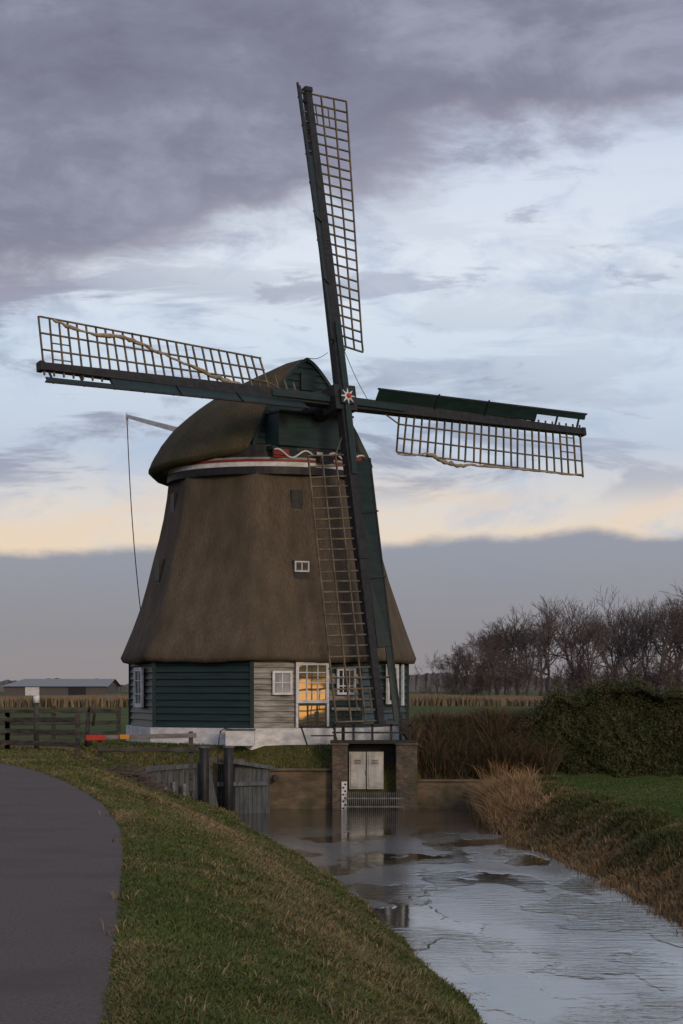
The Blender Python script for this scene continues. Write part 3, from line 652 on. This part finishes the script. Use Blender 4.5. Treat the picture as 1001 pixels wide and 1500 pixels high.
a.poly([(x1+.02,y0,2.0),(x1+.02,y1,2.0),(x1+.02,(y0+y1)/2,3.35)],'shed'); a.obj('roof',sh)
a=MB(); a.box((-55,339.9,1.0),(2.5,.2,1.8),'white'); a.box((-47,339.9,1.0),(3,.2,1.8),'black'); a.obj('doors',sh)

# ---------------------------------------------------------------- WORLD
W=bpy.data.worlds.new('World'); S.world=W; W.use_nodes=True; nt=W.node_tree; N=nt.nodes; L=nt.links
for q in list(N): N.remove(q)
out=N.new('ShaderNodeOutputWorld'); tc=N.new('ShaderNodeTexCoord'); sp=N.new('ShaderNodeSeparateXYZ'); L.new(tc.outputs['Generated'],sp.inputs[0])
X,Y,Z=sp.outputs
def mth(op,a,b=None,c=None,clamp=False):
    q=N.new('ShaderNodeMath'); q.operation=op; q.use_clamp=clamp
    for i_,v in enumerate((a,b,c)):
        if v is None: continue
        if isinstance(v,(int,float)): q.inputs[i_].default_value=v
        else: L.new(v,q.inputs[i_])
    return q.outputs[0]
def ss(v,a,b,lo=0,hi=1):
    q=N.new('ShaderNodeMapRange'); q.interpolation_type='SMOOTHSTEP'; L.new(v,q.inputs[0]); q.inputs[1].default_value=a; q.inputs[2].default_value=b; q.inputs[3].default_value=lo; q.inputs[4].default_value=hi; return q.outputs[0]
def wnoise(sc,off,det=8,rough=.55,dist=0.):
    mp=N.new('ShaderNodeMapping'); mp.inputs['Scale'].default_value=sc; mp.inputs['Location'].default_value=off; L.new(tc.outputs['Generated'],mp.inputs[0])
    q=N.new('ShaderNodeTexNoise'); q.inputs['Scale'].default_value=1; q.inputs['Detail'].default_value=det; q.inputs['Roughness'].default_value=rough; q.inputs['Distortion'].default_value=dist; L.new(mp.outputs[0],q.inputs['Vector']); return q.outputs['Fac']
def ramp(v,stops):
    q=N.new('ShaderNodeValToRGB'); e=q.color_ramp.elements
    while len(e)<len(stops): e.new(.5)
    for el,(p,c) in zip(e,stops): el.position=p; el.color=(*lin(c),1)
    L.new(v,q.inputs[0]); return q.outputs[0]
def mixc_(f,a,b):
    q=N.new('ShaderNodeMix'); q.data_type='RGBA'
    if isinstance(f,(int,float)): q.inputs[0].default_value=f
    else: L.new(f,q.inputs[0])
    for i_,v in ((6,a),(7,b)):
        if isinstance(v,tuple): q.inputs[i_].default_value=(*v,1)
        else: L.new(v,q.inputs[i_])
    return q.outputs[2]
N1=wnoise((7,7,17),(3.1,1.2,.4),9,.55,.3); N2=wnoise((9,9,12),(1,5,2),6); N3=wnoise((8,8,40),(8.3,2,6.6),8,.6,.5); N4=wnoise((16,16,34),(2.3,7,1.6),9,.62,.4); N5=wnoise((3.2,3.2,9),(5,5,5),4); N6=wnoise((12,12,52),(4.4,3,9.1),9,.62,.5)
z25=mth('MULTIPLY',Z,2.5)
base=ramp(z25,[(.0,(190,190,195)),(.18,(232,214,192)),(.235,(222,214,208)),(.31,(192,203,219)),(.43,(208,220,234)),(.54,(224,231,241)),(.66,(212,221,236)),(.76,(186,198,220)),(.92,(160,167,188))])
base=mixc_(ss(N4,.47,.72,0,.55),base,lin((165,184,214)))
# peach touch in the low gaps
pk=mth('MULTIPLY',ss(Z,.12,.09),ss(N6,.42,.6)); base=mixc_(mth('MULTIPLY',pk,.5),base,lin((236,208,180)))
sk=mth('MULTIPLY',ss(N3,.48,.59),ss(Z,.090,.115)); sk=mth('MULTIPLY',sk,ss(mth('MULTIPLY_ADD',X,.34,Z),.12,.22,1.,.18))
c1=mixc_(mth('MULTIPLY',sk,.9),base,ramp(N1,[(.3,(130,135,156)),(.7,(160,165,186))]))
sk2=mth('MULTIPLY',ss(N6,.57,.66),ss(Z,.10,.13)); c1=mixc_(mth('MULTIPLY',sk2,.5),c1,lin((148,153,174)))
edge=mth('SUBTRACT',Z,mth('MULTIPLY_ADD',X,.24,.246)); e2=mth('MULTIPLY_ADD',mth('SUBTRACT',N1,.5),.13,edge); e2=mth('MULTIPLY_ADD',mth('SUBTRACT',N5,.5),.06,e2)
e2=mth('MULTIPLY_ADD',mth('SUBTRACT',N4,.5),.07,e2)
dk=ss(e2,-.026,.020)
deck=ramp(mth('MULTIPLY_ADD',N1,.5,mth('MULTIPLY',N4,.5)),[(.36,(118,116,134)),(.5,(132,132,151)),(.62,(156,157,176))])
deck=mixc_(ss(e2,.03,.0,0,.35),deck,lin((168,160,172)))
c2=mixc_(dk,c1,deck)
hz=mth('SUBTRACT',Z,mth('MULTIPLY_ADD',X,.035,.0755)); hz=mth('MULTIPLY_ADD',mth('SUBTRACT',N2,.5),.022,hz); hz=mth('MULTIPLY_ADD',mth('SUBTRACT',N4,.5),.012,hz)
hm=ss(hz,-.003,.004,1,0)
hc=ramp(mth('MULTIPLY',Z,10),[(0,(140,132,136)),(.3,(130,130,140)),(.75,(136,142,160))])
c3=mixc_(mth('MULTIPLY',hm,.93),c2,hc)
ov=ramp(N5,[(.35,(150,156,178)),(.65,(198,205,222))]); c4=mixc_(ss(Z,.42,.7),c3,ov)
dp=N.new('ShaderNodeVectorMath'); dp.operation='DOT_PRODUCT'; L.new(tc.outputs['Generated'],dp.inputs[0]); dp.inputs[1].default_value=Vector((.57,-.82,.05)).normalized()
gl=mth('MULTIPLY',ss(dp.outputs['Value'],.80,.995),ss(Z,.05,.20,1,0))
c5=mixc_(gl,c4,(1.25,.66,.22))
sky=N.new('ShaderNodeTexSky'); sky.sky_type='NISHITA'; sky.sun_disc=False; sky.sun_elevation=rad(15); sky.sun_rotation=math.atan2(.45,-.86); 
bg1=N.new('ShaderNodeBackground'); bg1.inputs[1].default_value=.10; L.new(sky.outputs[0],bg1.inputs[0])
bg2=N.new('ShaderNodeBackground'); bg2.inputs[1].default_value=1.02; L.new(c5,bg2.inputs[0])
ms=N.new('ShaderNodeMixShader'); ms.inputs[0].default_value=.94; L.new(bg1.outputs[0],ms.inputs[1]); L.new(bg2.outputs[0],ms.inputs[2]); L.new(ms.outputs[0],out.inputs[0])

sd=bpy.data.lights.new('sun','SUN'); sd.energy=1.1; sd.angle=rad(12); sd.color=(1,.78,.54); so=bpy.data.objects.new('sun',sd); S.collection.objects.link(so)
so.rotation_euler=Vector((.42,-.86,.26)).to_track_quat('Z','Y').to_euler()

cam=bpy.data.cameras.new('camera'); cam.lens=67.2; cam.sensor_width=36; cam.sensor_fit='AUTO'; cam.shift_y=.172; cam.clip_end=10000; cam.clip_start=.1
co=bpy.data.objects.new('camera',cam); co.location=(0,0,1.7); co.rotation_euler=(rad(90),0,0); S.collection.objects.link(co); S.camera=co
S.view_settings.view_transform='Standard'; S.view_settings.look='None'; S.view_settings.exposure=0
